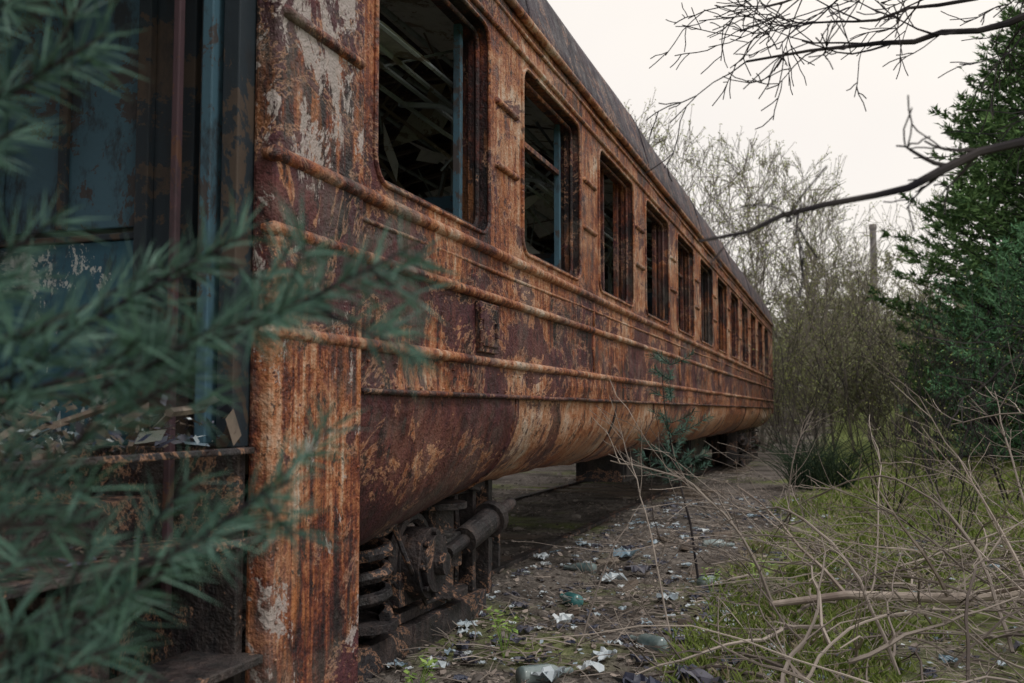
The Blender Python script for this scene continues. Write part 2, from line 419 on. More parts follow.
# interior of saloon
mb=MB()
cp=[(-.14,2.95),(-.22,3.12),(-.5,3.27),(-1.0,3.36),(-1.5,3.38)]; cp=cp+[(2*XC-x,z) for x,z in cp[::-1][1:]]
for y in np.arange(2.6,24,.42):
    mb.tube([(x,y+U(-.02,.02),z+.06) for x,z in cp],.022,4,2)
random.seed(11)
for y in np.arange(2.6,23.6,.83):
    for j in range(len(cp)-1):
        if R()<.62:
            (xa,za),(xb,zb)=cp[j],cp[j+1]; d1=U(-.02,.03)-(U(.1,.4) if R()<.25 else 0); d2=U(-.02,.03)-(U(.1,.3) if R()<.2 else 0)
            mb.face([(xa,y+.01,za+.03+d1),(xb,y+.01,zb+.03),(xb,y+.80,zb+.03+d2),(xa,y+.80,za+.03)],0)
for x,z in ((-.35,3.18),(-.8,3.26),(-1.2,3.30),(-1.7,3.30),(-2.2,3.24),(-2.6,3.16)):
    pts=[(x+U(-.02,.02),y,z+U(-.03,.02)) for y in np.arange(2.5,24,1.1)]; mb.tube(pts,.016,5,1)
for xs_ in (1,-1):
    def X(x): return mirror(x,xs_)
    for dx in (-.22,-.32,-.42,-.52):
        pts=[(X(dx),y,2.60+U(-.02,.02)) for y in np.arange(2.5,22,1.2)]; mb.tube(pts,.012,5,1)
    for y in WY:
        mb.tube([(X(-.14),y+WW+.25,2.45),(X(-.34),y+WW+.25,2.57),(X(-.56),y+WW+.25,2.60)],.016,5,1)
        if R()<.8:
            yy0=y+U(0,.5); mb.face([(X(-.2),yy0,2.62),(X(-.5),yy0+U(-.1,.1),2.64),(X(-.5),yy0+U(.3,.6),2.66),(X(-.2),yy0+.5,2.62)],0)
for _ in range(90):
    x=U(-2.8,-.2);y=U(2.6,23) if R()<.5 else U(2.6,9); z=3.25
    mb.tube([(x,y,z),(x+U(-.3,.3),y+U(-.4,.4),z-U(.2,.6)),(x+U(-.4,.4),y+U(-.6,.6),z-U(.3,1.0))],.007 if R()<.6 else .016,4,1 if R()<.6 else 2)
for _ in range(60):
    x=U(-2.6,-.4);y=U(2.8,20) if R()<.5 else U(2.8,8); p=Vector((x,y,U(2.4,3.2))); a_=Vector((U(-1,1),U(-1,1),U(-.5,.5))).normalized()*U(.1,.4); b_=Vector((U(-1,1),U(-1,1),U(-1,.2))).normalized()*U(.1,.3)
    mb.face([p,p+a_,p+a_+b_,p+b_*1.2],random.choice((0,0,1,2)))
for y in WY:
    for x0_,x1_ in ((-1.15,-.2),(-2.8,-1.85)):
        if R()<.75:
            mb.box((x0_,y+.1,1.35),(x1_,y+.55,1.42),3); mb.box((x0_,y+.02,1.38),(x1_,y+.08,1.95+U(0,.3)),3)
            for xx in (x0_+.05,x1_-.08): mb.box((xx,y+.25,.98),(xx+.03,y+.3,1.35),1)
    mb.tube([(-1.05,y+.05,.98),(-1.05,y+.05,3.3)],.02,8,1)
mb.box((-2.88,2.45,.98),(-1.95,2.50,3.3),1);mb.box((-1.05,2.45,.98),(-.13,2.50,3.3),1);mb.box((-1.95,2.45,2.8),(-1.05,2.50,3.3),1)
mb.box((-2.88,22.6,.98),(-.13,22.66,3.3),1)
mb.make('saloon_interior',[M_ceil,M_int,M_wood,M_blue],car)
# vestibule
mb=MB()
mb.box((-.125,2.33,.98),(-.072,2.42,3.0),2)
mb.box((-.180,2.31,.99),(-.145,2.42,3.0),0)
mb.box((-.205,2.34,.99),(-.185,2.42,3.0),2)
mb.box((-.262,2.29,.55),(-.240,2.315,3.0),3)
mb.box((-.40,2.395,.98),(-.262,2.425,3.1),2)
mb.box((-.445,2.37,.98),(-.40,2.42,3.1),2)
mb.box((-.96,2.395,.98),(-.445,2.42,1.58),1)
mb.box((-.96,2.385,1.58),(-.445,2.418,1.60),2)
mb.box((-.96,2.405,1.62),(-.445,2.42,3.1),0)
mb.box((-.74,2.385,1.62),(-.71,2.405,3.1),2)
mb.box((-1.0,2.37,.98),(-.96,2.42,3.1),0)
mb.box((-2.85,2.395,.98),(-2.0,2.42,3.1),1)
mb.box((-2.0,2.395,2.75),(-1.0,2.42,3.1),2)
mb.box((-.32,1.02,.98),(-.28,1.06,2.7),0)
mb.box((-2.9,.62,3.10),(-.02,2.42,3.14),2)
mb.box((-.62,1.0,.93),(-.56,2.39,.985),4)
mb.box((-.40,1.0,.705),(-.10,2.39,.73),4); mb.box((-.62,1.0,.73),(-.60,2.39,.93),4)
mb.box((-.22,1.0,.40),(.0,2.39,.425),4); mb.box((-.42,1.0,.42),(-.40,2.39,.705),4)
mb.box((-.64,2.36,.2),(-.07,2.395,.98),4); mb.box((-.64,.98,.2),(-.07,1.0,.98),4)
mb.box((-.06,1.0,.962),(-.04,2.395,.980),4)
mb.box((-.03,1.0,.722),(-.01,2.395,.742),4)
mb.box((-.12,1.0,.20),(-.08,2.395,.24),4)
mb.make('vestibule',[M_blue,M_blue2,M_navy,M_plum,M_dark],car,bevel=.004)
mb=MB(); random.seed(5)
for _ in range(1700):
    x=U(-.95,-.05) if R()<.85 else U(-2,-.9);y=U(1.1,2.36); hump=max(0,.17*(1-abs(y-2.15)*1.2)*(1-abs(x+.5)))
    z=.985+U(0,1)*hump
    s_=U(.006,.03) if R()<.93 else U(.04,.08)
    a_=Vector((U(-1,1),U(-1,1),U(-.6,.7))).normalized()*s_; b_=Vector((U(-1,1),U(-1,1),U(-.6,.7))).normalized()*s_*.6
    p=Vector((x,y,z)); mb.face([p,p+a_,p+a_+b_,p+b_],random.choice((0,2,2,2,3,3,3,3)))
for _ in range(160):
    x=U(-.4,-.1);y=U(1.1,2.3);z=.735; s_=U(.008,.03)
    a_=Vector((U(-1,1),U(-1,1),U(0,.4))).normalized()*s_; b_=Vector((U(-1,1),U(-1,1),U(0,.5))).normalized()*s_*.6
    p=Vector((x,y,z)); mb.face([p,p+a_,p+a_+b_,p+b_],random.choice((2,2,3,3)))
for _ in range(24):
    p=Vector((U(-.9,-.1),U(1.2,2.3),U(1.0,1.12))); q=p+Vector((U(-.3,.3),U(-.3,.3),U(-.05,.1))); q.y=min(q.y,2.37); mb.tube([p,q],U(.004,.012),5,2)
mb.make('floor_debris',[M_plast,M_ceil,M_wood,M_litd],car)

# bogies
def bogie(yc,name,fl):
    mb=MB()
    for xr,sg in ((-.42,1),(-2.58,-1)):
        wx=xr-sg*.33
        for ya in (yc-1.23,yc+1.23):
            def ring(xa,xb,r,k=36): mb.cyl((xa,ya,.40),(xb,ya,.40),r,k,0)
            ring(wx-sg*.065,wx+sg*.065,.44); ring(wx-sg*.10,wx-sg*.065,.475); 
            mb.tube([(wx+sg*.066,ya,.40),(wx+sg*.068,ya,.40),(wx+sg*.02,ya,.40),(wx+sg*.02,ya,.40)],[.44,.37,.35,.10],36,0,cap=False)
            ring(wx,wx+sg*.13,.11,20)
            mb.box((min(xr-.10,xr+.11),ya-.17,.24),(max(xr-.10,xr+.11),ya+.17,.54),0)
            mb.cyl((xr,ya,.41),(xr+sg*.19,ya,.41),.155,28,0); mb.cyl((xr+sg*.19,ya,.41),(xr+sg*.215,ya,.41),.125,24,0)
            mb.cyl((xr+sg*.215,ya,.41),(xr+sg*.26,ya,.41),.050,12,0)
            for k in range(8):
                a_=k*math.pi/4; mb.cyl((xr+sg*.19,ya+.135*math.cos(a_),.41+.135*math.sin(a_)),(xr+sg*.212,ya+.135*math.cos(a_),.41+.135*math.sin(a_)),.013,6,0)
            pts=[(xr+sg*.08,ya+.20*math.cos(q),.41+.20*math.sin(q)) for q in np.linspace(-.3,math.pi+.3,14)]; mb.tube(pts,.028,6,0)
            mb.box((xr-.06,ya-.08,.58),(xr+.08,ya+.08,.70),0)
            for s2 in (-1,1):
                ys2=ya+s2*.40
                mb.box((xr-.07,min(ya,ys2),.16),(xr+.09,max(ya,ys2),.205),0)
                mb.cyl((xr+sg*.04,ys2,.20),(xr+sg*.04,ys2,.235),.155,20,0)
                mb.cyl((xr+sg*.04,ys2,.61),(xr+sg*.04,ys2,.64),.15,20,0)
                if s2==-1:
                    pts=[(xr+sg*.04+.11*math.cos(q*.5),ys2+.11*math.sin(q*.5),.25+q*.5/(2*math.pi)*.088) for q in range(0,int(4.2*2*math.pi/.5))]
                    mb.tube(pts,.027,6,0)
                else:
                    mb.cyl((xr+sg*.04,ys2,.22),(xr+sg*.04,ys2,.62),.085,16,0); mb.cyl((xr+sg*.04,ys2,.34),(xr+sg*.04,ys2,.50),.125,18,0)
        e=2.35 if fl>0 else 1.95
        e2=1.95 if fl>0 else 2.35
        pr=[(yc-e2,.72),(yc-e2+.15,.66),(yc-.8,.66),(yc-.55,.50),(yc+.55,.50),(yc+.8,.66),(yc+e-.15,.66),(yc+e,.72),(yc+e,.80),(yc+.9,.84),(yc-.9,.84),(yc-e2,.80)]
        xa,xb=xr-.08,xr+.08
        n=len(pr)
        mb.face([(xa,y,z) for y,z in pr],0); mb.face([(xb,y,z) for y,z in pr[::-1]],0)
        for i in range(n):
            (y0_,z0_),(y1_,z1_)=pr[i],pr[(i+1)%n]; mb.face([(xa,y0_,z0_),(xa,y1_,z1_),(xb,y1_,z1_),(xb,y0_,z0_)],0)
        mb.cyl((xr+sg*.10,yc+.30,.28),(xr+sg*.10,yc+.50,.66),.03,12,0)
        ye=yc+fl*1.45
        def yy_(d): return ye+fl*d
        mb.cyl((xr+sg*.17,yy_(0),.42),(xr+sg*.20,yy_(.85),.58),.032,14,0); mb.cyl((xr+sg*.175,yy_(.2),.455),(xr+sg*.19,yy_(.55),.525),.065,18,0)
        mb.cyl((xr+sg*.187,yy_(.52),.52),(xr+sg*.19,yy_(.58),.53),.09,18,0)
        for d,zlo,zhi,th in ((.55,.16,.80,.05),(.80,.10,.76,.06),(.95,.22,.50,.03)):
            y_=yy_(d); mb.box((xr-.08,y_-th/2,zlo),(xr+.10,y_+th/2,zhi),0)
        mb.cyl((xr,yy_(.55),.3),(xr,yy_(.95),.3),.045,12,0)
        mb.cyl((xr-.12,yc-1.9,.3),(xr-.12,yc+1.9,.34),.02,8,0)
        for ya,s2 in ((yc-1.23,-1),(yc-1.23,1),(yc+1.23,-1),(yc+1.23,1)):
            pts=[(wx,ya+s2*.5*math.cos(q),.40+.5*math.sin(q)) for q in np.linspace(-.4,.5,6)]; mb.tube(pts,.045,6,0)
            mb.tube([(wx,ya+s2*.54,.42),(wx,ya+s2*.58,.78)],.025,6,0)
            mb.tube([(xr+sg*.05,ya+s2*.62,.12),(xr+sg*.06,ya+s2*.62,.5),(xr+sg*.05,ya+s2*.60,.76)],.018,6,0)
        mb.box((xr+sg*.02-.05,yc-.75,.06),(xr+sg*.02+.05,yc+.75,.20),0)
        mb.box((xr+.10*sg-.03,yc-1.3,.02),(xr+.10*sg+.03,yc+2.1,.15),0)
        mb.tube([(xr+sg*.12,yc+q*.2,.70+.03*math.sin(q*1.7)) for q in range(-9,11)],.014,6,0)
        mb.tube([(xr+sg*.11,yc+.9,.70),(xr+sg*.17,yc+1.0,.45),(xr+sg*.13,yc+1.3,.22),(xr+sg*.1,yc+1.7,.2)],.012,6,0)
    for ya in (yc-1.23,yc+1.23): mb.cyl((-2.5,ya,.40),(-.5,ya,.40),.08,16,0)
    mb.box((-2.5,yc-.25,.45),(-.5,yc+.25,.72),0); 
    for s2 in (-1.9,1.9): mb.box((-2.5,yc+s2-.06,.66),(-.5,yc+s2+.06,.78),0)
    mb.box((-2.2,yc-.9,.42),(-.85,yc-.35,.8),0)
    return mb.make(name,[M_dark],car,bevel=.006)
bogie(2.88,'bogie_near',1); bogie(20.9,'bogie_far',-1)
mb=MB()
def eqbox(x0,x1,y0,y1,z0,z1):
    mb.box((x0,y0,z0),(x1,y1,z1)); mb.box((x1-.01,y0+.04,z0+.04),(x1+.02,y1-.04,z1-.05))
    for y in (y0+.1,y1-.1): mb.box((x0,y-.02,z1),(x1,y+.02,.9)); 
    mb.cyl((x1+.02,(y0+y1)/2-.05,(z0+z1)/2),(x1+.05,(y0+y1)/2-.05,(z0+z1)/2),.02,8)
eqbox(-.80,-.36,8.8,9.7,.44,.78); eqbox(-1.1,-.55,14.2,15.6,.42,.75); eqbox(-2.6,-2.0,12,13.4,.45,.75)
mb.cyl((-1.6,13.0,.62),(-1.6,14.8,.62),.17,20); mb.cyl((-.9,16.3,.6),(-.9,17.5,.6),.17,20)
mb.tube([(-.75,y,.72+.03*math.sin(y*2)) for y in np.arange(5.3,19,.4)],.022,8)
mb.tube([(-1.3,y,.70+.04*math.sin(y*1.3)) for y in np.arange(5.3,19,.4)],.03,8)
mb.make('underfloor_equipment',[M_dark],car,bevel=.008)

# track
tr=empty('railway_track'); mb=MB()
for x in (-.74,-2.26):
    mb.box((x-.065,-8,-.10),(x+.065,60,-.085)); mb.box((x-.012,-8,-.085),(x+.012,60,.0)); mb.box((x-.036,-8,.0),(x+.036,60,.03))
mb.make('rails',[M_dark],tr,bevel=.004)
mb=MB()
for y in np.arange(-8,60,.62): mb.box((-2.85,y,-.16),(-.15,y+.24,-.015+U(-.01,.02)))
mb.make('sleepers',[M_wood],tr,bevel=.01)

# ------------------------------------------------------------------ vegetation generators
def rvec(s=1): return Vector((U(-1,1),U(-1,1),U(-1,1)))*s
def branch(mb,p,d,L,r,depth,leaf,segs=4,curl=.25,up=.1,k=4,sub=(3,5),ang=.7,leafp=.5,mind=.0025,tipm=1,leafs=.03):
    pts=[Vector(p)];rad=[r];d=Vector(d).normalized()
    for i in range(segs):
        d=(d+rvec(curl)+Vector((0,0,up))).normalized()
        pts.append(pts[-1]+d*L/segs); rad.append(max(mind,r*(1-.75*(i+1)/segs)))
    mb.tube(pts,rad,k if depth>0 else 3,0,cap=False)
    if depth>0:
        for _ in range(random.randint(*sub)):
            f=U(.25,1); i=min(segs-1,int(f*segs)); q=pts[i].lerp(pts[i+1],f*segs-i)
            dd=(pts[i+1]-pts[i]).normalized(); o=dd.cross(rvec()).normalized()
            nd=dd*math.cos(ang)+o*math.sin(ang)
            branch(mb,q,nd,L*U(.4,.65),max(mind,rad[i]*.55),depth-1,leaf,max(2,segs-1),curl,up,k,sub,ang,leafp,mind,tipm,leafs)
    if leaf and depth<=1:
        for i in range(1,len(pts)):
            for _ in range(2 if depth==0 else 1):
                if R()<leafp:
                    q=pts[i]+rvec(.04); a_=rvec().normalized()*leafs*U(.6,1.3); b_=a_.cross(rvec()).normalized()*leafs*U(.4,.8)
                    mb.face([q,q+a_*.5+b_*.5,q+a_,q+a_*.5-b_*.5],tipm)
def tree_mesh(seed,H,leaf=True,r=.06,n=26,depth=2,spread=.7,minr=.004,leafp=.6,leafs=.045,lo=.2):
    random.seed(seed); mb=MB(); pts=[];rad=[];p=Vector((0,0,-.1));d=Vector((U(-.12,.12),U(-.12,.12),1))
    S_=10
    for i in range(S_+1):
        pts.append(p.copy()); rad.append(max(minr,r*(1-i/S_*.9))); d=(d+rvec(.09)+Vector((0,0,.1))).normalized(); p=p+d*H/S_
    mb.tube(pts,rad,6,0,cap=False)
    for j in range(n):
        f=lo+(1-lo)*(j+.5)/n; i=min(S_-1,int(f*S_)); q=pts[i].lerp(pts[i+1],f*S_-i)
        a_=U(0,6.28); up=U(.35,1.1); nd=Vector((math.cos(a_)*spread,math.sin(a_)*spread,up))
        branch(mb,q,nd,H*(.38*(1.15-f)+.06)*U(.6,1.25),max(minr,rad[i]*.45),depth,leaf,4,.2,.08,3,(2,5),.6,leafp,minr,1,leafs)
    return mb
def shrub_mesh(seed,H,stems=9,leaf=True,r=.014,minr=.002,depth=2,leafp=.5,spread=.35,leafs=.03,sub=(4,6)):
    random.seed(seed); mb=MB()
    for _ in range(stems):
        a_=U(0,6.28); b_=U(0,.15)
        branch(mb,(math.cos(a_)*b_,math.sin(a_)*b_,-.05),(math.cos(a_)*spread,math.sin(a_)*spread,1),H*U(.6,1),r*U(.6,1.2),depth,leaf,6,.13,.05,3,sub,.5,leafp,minr,1,leafs)
    return mb
def inst(src,name,loc,s=1,rz=None,parent=None,tilt=0):
    o=bpy.data.objects.new(name,src); sc.collection.objects.link(o); o.location=loc
    o.scale=(s,s,s*U(.9,1.1)); o.rotation_euler=(U(-tilt,tilt),U(-tilt,tilt),U(0,6.28) if rz is None else rz)
    if parent: o.parent=parent
    return o
def me_of(mb,name,mats):
    o=mb.make(name,mats); me=o.data; bpy.data.objects.remove(o); return me
T=[me_of(tree_mesh(20+i,8,True,.05,24,2,.6,.0065,.8,.06),'bare_tree_mesh%d'%i,[M_bark,M_bud]) for i in range(4)]
TF=[me_of(tree_mesh(120+i,8,True,.06,30,2,.75,.013,.8,.15,.04),'far_tree_mesh%d'%i,[M_bark,M_fbud]) for i in range(3)]
SH=[me_of(shrub_mesh(40+i,3.2,9,True,.018,.005,2,.7,.5,.055,(3,5)),'shrub_mesh%d'%i,[M_bark,M_bud]) for i in range(4)]
SF=[me_of(shrub_mesh(140+i,3.4,14,True,.02,.010,2,.9,.7,.14,(3,5)),'far_shrub_mesh%d'%i,[M_bark,M_fbud]) for i in range(2)]
def place(x,y): return (x,y,gh(x,y))
random.seed(99)
far=empty('distant_trees')
for k in range(80):
    y=U(46,84); x=U(-28,30)
    inst(random.choice(TF),'tree_crown',place(x,y),U(.65,1.1),parent=far)
for k in range(110):
    y=U(38,78); x=U(-24,34)
    inst(random.choice(SF),'undergrowth',place(x,y),U(.8,1.5),parent=far)
thick=empty('shrub_thicket')
for k in range(60):
    y=U(24,44); x=U(-12,14) 
    if -3.6<x<.8 and y<26: continue
    inst(random.choice(SH),'shrub',place(x,y),U(.6,1.2),parent=thick)
for k in range(16):
    inst(random.choice(SF),'shrub',place(U(-1,9),U(28,38)),U(.6,1.0),parent=thick)
for k in range(22):
    x=U(-14,-6); y=U(0,26); inst(random.choice(SH),'shrub',place(x,y),U(.7,1.1),parent=thick)
for (x,y,s_) in ((-2.6,27.5,1.15),(-1.0,29,1.0),(-3.8,30,1.2),(.2,27,.75),(1.3,29.5,.85),(2.4,31,.75),(-.2,33,1.05),(1.8,25.5,.58),(3.2,34,.95),(-5.5,29,1.25),(0.6,38,1.05),(2.4,36,.8),(-1.8,26.5,.95),(-.4,26.2,.85),(1.0,33,1.0),(3.6,29,.6),(-8,22,1.1),(-9,14,1.2),(-8,5,1.1)):
    inst(random.choice(T),'bare_tree',place(x,y),s_,tilt=.08)
D=[me_of(shrub_mesh(60+i,1.7,7,True,.010,.0022,2,.15,.35,.02,(3,5)),'bare_shrub_mesh%d'%i,[M_barkd,M_bud]) for i in range(3)]
for i,(x,y,s_) in enumerate(((1.95,10.9,1.0),(2.3,9.0,.8),(3.3,12.5,1.1),(2.8,15,1.3),(4.2,17,1.3),(1.2,17.5,1.1),(.6,20,1.3),(5.2,13,.9),(3.6,9.8,.6),(3.2,20,1.5))):
    inst(D[i%3],'bare_shrub',place(x,y),s_)
random.seed(3); mb=MB()
for _ in range(330):
    a_=U(0,6.28); L=U(.5,1.1); o=U(.2,.75); b=Vector((U(-.4,.4),U(-.25,.25),0)); d=Vector((math.cos(a_)*o,math.sin(a_)*o,1)).normalized()
    pts=[b]; 
    for k in range(5):
        pts.append(pts[-1]+d*L/5); d=(d+Vector((math.cos(a_)*.12,math.sin(a_)*.12,-.16))).normalized()
    mb.tube(pts,[.007,.006,.005,.004,.003,.0015],3,0,cap=False)
rb=mb.make('rush_clump',[simple('dark_rush',(.02,.04,.03),(.07,.10,.06),2,isl=True,flat=True)]); rb.location=place(1.2,14.2)

def conifer(seed,H,Rm,nl=1.0):
    random.seed(seed); mb=MB()
    mb.tube([(0,0,-.1),(U(-.05,.05),U(-.05,.05),H*.5),(0,0,H)],[.02*H**.9,.012*H**.9,.01],8,0,cap=False)
    nW=int(H*4.4); ph=[U(0,6.28) for _ in range(4)]
    for wv in range(nW):
        z=H*(.03+.96*wv/nW); f=z/H
        prof_=(min(1,(1-f)*1.7))**.75*(.8+.2*min(1,f*6))*(1+.18*math.sin(f*23+ph[0]))
        for b in range(7):
            a_=b/7*6.28+wv*.9+U(-.3,.3); L=Rm*prof_*U(.6,1.1)*(1+.2*math.sin(a_*2+ph[1]+f*9))+.15
            if R()<.05: continue
            d=Vector((math.cos(a_),math.sin(a_),U(.1,.5) if f>.5 else U(-.05,.25)))
            p=Vector((0,0,z)); pts=[p]; ns=5
            for i in range(ns):
                pts.append(pts[-1]+d.normalized()*L/ns); d=d+Vector((0,0,.08))+rvec(.12)
            mb.tube(pts,[.018,.015,.012,.01,.007,.004],3,0,cap=False)
            nc=int(6+L*11)
            for c_ in range(nc):
                ff=(1-U(0,1)**1.6*.8)*ns; i=min(ns-1,int(ff)); q=pts[i].lerp(pts[i+1],ff-i)
                dd=(pts[i+1]-pts[i]).normalized()
                sd=dd.cross(Vector((0,0,1))).normalized()*random.choice((-1,1))
                tip=q+(dd*U(.3,.9)+sd*U(.1,.9)+Vector((0,0,U(-.2,.5))))*U(.12,.34)
                for _ in range(6):
                    e=q.lerp(tip,U(.1,1)); nd=((tip-q).normalized()*.8+rvec(.75)).normalized()*U(.08,.15)*nl
                    wd=nd.cross(rvec()).normalized()*U(.014,.026)*nl
                    mb.face([e-wd,e+wd,e+nd],1)
    return mb
C1=me_of(conifer(1,9.5,2.2,1.15),'pine_mesh_a',[M_barkd,M_con]); C2=me_of(conifer(2,7.5,2.0,1.1),'pine_mesh_b',[M_barkd,M_con]); C3=me_of(conifer(3,4.0,1.5,.8),'young_pine_mesh',[M_barkd,M_con2])
for (c_,x,y,s_) in ((C1,5.35,22.2,1.05),(C2,4.9,25.2,1.05),(C1,6.4,24.5,1.12),(C1,7.6,21.5,1.15),(C1,9.0,27,1.1),(C1,11.5,25,1.1),(C2,8.5,12,.9),(C2,9,3,1.0)):
    inst(c_,'pine_tree',place(x,y),s_)
for (x,y,s_) in ((4.75,18.9,.95),(5.9,18.0,1.1),(7.6,17,1.0),(4.3,21.5,.9)):
    inst(C3,'young_pine_tree',place(x,y),s_)
random.seed(17)
ft=empty('distant_pine_row')
for k in range(10): inst(random.choice((C1,C2)),'pine_crown',place(U(12,40),U(36,60)),U(.9,1.3),parent=ft)
for k in range(4): inst(random.choice((C1,C2)),'pine_crown',place(U(-40,-12),U(45,70)),U(.8,1.0),parent=ft)
ch=MB(); ch.tube([(0,0,0),(0,0,14),(0,0,17.4)],[.36,.30,.28],20); ch.tube([(0,0,17.4),(0,0,17.6),(0,0,17.9)],[.31,.36,.34],20)
co=ch.make('factory_chimney',[M_chim],smooth=False); co.location=(4.6,95,0)

# ------------------------------------------------------------------ near long-needle pine
def needles(mb,pts,dens,L,wd,m=1,skip=.15):
    for i in range(len(pts)-1):
        a_,b_=pts[i],pts[i+1]; dd=(b_-a_); ln=dd.length
        if ln<1e-6: continue
        dd/=ln; n=max(1,int(ln*dens))
        for j in range(n):
            q=a_.lerp(b_,R()); o=dd.cross(rvec()).normalized()
            for _ in range(2):
                nd=(dd*U(.4,1.0)+o*U(.6,1.0)+rvec(.2)).normalized()*L*U(.6,1.1)
                wv=nd.cross(rvec()).normalized()*wd
                e=q+nd*.5+Vector((0,0,.002)); mb.face([q-wv,q+wv,e+wv,q+nd,e-wv],m)
def pinebranch(mb,p,tip,r,sub=9,L=.060,dens=290,start=5):
    p=Vector(p);tip=Vector(tip); ln=(tip-p).length; n=8; pts=[]
    for i in range(n+1):
        f=i/n; q=p.lerp(tip,f)+Vector((0,0,-.10*ln*math.sin(math.pi*f)))+rvec(.02*ln*(0 if i in(0,n) else 1)); pts.append(q)
    mb.tube(pts,[r*(1-.7*i/n) for i in range(n+1)],6,0,cap=False)
    needles(mb,pts[start:],dens,L,.0009)
    dmain=(tip-p).normalized()
    for s_ in range(sub):
        f=U(.35,.97); i=min(n-1,int(f*n)); q=pts[i].lerp(pts[i+1],f*n-i)
        sd=dmain.cross(Vector((0,0,1))).normalized()*random.choice((-1,1))
        d=(dmain*U(.4,1)+sd*U(.3,.9)+Vector((0,0,U(-.6,.6)))).normalized(); l=ln*U(.10,.28)*(1.2-f*.5)
        sp=[q]
        for k in range(4): sp.append(sp[-1]+d*l/4); d=(d+Vector((0,0,.07))+rvec(.08)).normalized()
        mb.tube(sp,[r*.45,r*.4,r*.35,r*.3,r*.2],4,0,cap=False)
        needles(mb,sp[2:],dens,L,.0009)
random.seed(21); mb=MB()
TX,TY=.38,.64
mb.tube([(TX,TY,-.05),(TX+.01,TY,.6),(TX-.01,TY+.01,1.3),(TX,TY,2.3)],[.03,.026,.018,.006],10,0)
for (z0,tip,sub) in ((1.10,(1.12,.82,1.225),13),(1.12,(1.05,.80,1.18),9),(1.15,(.98,.78,1.24),8),(1.05,(.84,.70,1.25),7),(1.30,(.87,.72,1.42),11),(1.35,(.78,.74,1.49),8),(.85,(1.03,.78,1.02),11),(.95,(.94,.76,1.11),8),(.70,(.90,.72,.88),11),(.62,(.82,.68,.81),10),(.9,(.82,.70,1.0),7),(.75,(.93,.74,.94),8),(1.2,(.82,.68,1.33),7),
    (.65,(.0,.45,.85),6),(.95,(.35,.2,1.05),6),(1.2,(.1,.4,1.35),6),(1.2,(.55,.25,1.35),6),(1.55,(.8,.5,1.85),6),(1.6,(.15,.9,1.8),6),(1.9,(.6,.9,2.2),6),(1.9,(.2,.5,2.2),6),(2.2,(.38,.7,2.6),5)):
    pinebranch(mb,(TX,TY,z0),tip,.005,sub)
mb.make('pine_sapling',[M_barkd,M_needle])
random.seed(31); mb=MB()
st=[Vector((.62,6.4,0)),Vector((.56,6.5,.35)),Vector((.45,6.55,.75)),Vector((.40,6.5,1.1)),Vector((.38,6.5,1.42))]
mb.tube(st,[.009,.008,.006,.004,.002],6,0)
for z in (.62,.70,.78,.92,1.0,1.15,1.28,1.38):
    for _ in range(3):
        a_=U(0,6.28); q=Vector((.44,6.53,z)); pts=[q,q+Vector((math.cos(a_)*.13,math.sin(a_)*.13,.05)),q+Vector((math.cos(a_)*.24,math.sin(a_)*.24,.12))]
        if z>.95: pts=[q.lerp(x_,.6) for x_ in pts]
        mb.tube(pts,[.003,.0025,.0015],3,0); needles(mb,pts,260,.06,.0013)
mb.make('pine_sapling',[M_barkd,M_needle])

# ------------------------------------------------------------------ overhanging bare tree at right
random.seed(8); mb=MB()
mb.tube([(2.75,2.7,-.1),(2.72,2.72,.9),(2.66,2.7,1.7),(2.7,2.8,2.6),(2.75,2.9,3.8)],[.075,.065,.055,.04,.02],10,0)
def limb(pts,r0,r1,nt,tl,seed,dn=0,dp=1):
    random.seed(seed); P=[Vector(p) for p in pts]; Q=[]
    for i in range(len(P)-1):
        for k in range(4): Q.append(P[i].lerp(P[i+1],k/4)+rvec(.012))
    Q.append(P[-1]); n=len(Q)
    mb.tube(Q,[(r0+(r1-r0)*i/(n-1))*U(.88,1.15) for i in range(n)],7,0,cap=False)
    for _ in range(nt):
        f=U(.3,1)*(n-1); i=min(n-2,int(f)); q=Q[i].lerp(Q[i+1],f-i); dd=(Q[i+1]-Q[i]).normalized()
        nd=dd*.8+rvec(.6)+Vector((0,0,dn)); branch(mb,q,nd,tl*U(.5,1.1),max(.0024,(r0+(r1-r0)*f/n)*.55),dp,False,5,.28,.02,4,(2,3) if dp>1 else (2,4),.65,0,.0017)
limb([(2.68,2.72,1.75),(2.2,2.3,1.68),(1.81,2.0,1.58),(1.55,1.82,1.45),(1.28,1.62,1.355)],.017,.0025,7,.16,1,.0)
limb([(2.7,2.8,2.5),(2.3,2.8,2.22),(1.93,2.78,2.08),(1.6,2.7,2.03),(1.28,2.58,1.98)],.014,.003,12,.34,2,-.15,2)
limb([(2.7,2.85,2.7),(2.2,3.0,2.5),(1.8,3.0,2.36),(1.5,2.95,2.30),(1.35,2.9,2.25)],.014,.003,12,.36,3,-.25,2)
limb([(2.7,2.85,2.4),(2.3,2.9,2.3),(1.95,2.9,2.22),(1.6,2.85,2.15),(1.4,2.75,2.12)],.010,.002,8,.28,9,-.1,2)
limb([(2.66,2.7,1.9),(2.35,2.85,2.0),(2.15,2.95,2.0),(1.95,3.0,1.88)],.010,.002,10,.3,4,-.1)
limb([(2.66,2.7,1.3),(2.45,2.75,1.40),(2.25,2.85,1.42),(2.02,2.95,1.30),(1.95,2.9,1.2)],.008,.0015,9,.32,5,-.1)
limb([(2.7,2.8,2.4),(3.2,3.0,2.7),(3.6,3.3,2.9)],.014,.003,9,.5,6,.1)
limb([(2.7,2.8,2.2),(2.9,2.3,2.5),(3.0,1.8,2.7)],.014,.003,9,.5,7,.1)
mb.make('bare_tree',[M_barkd])

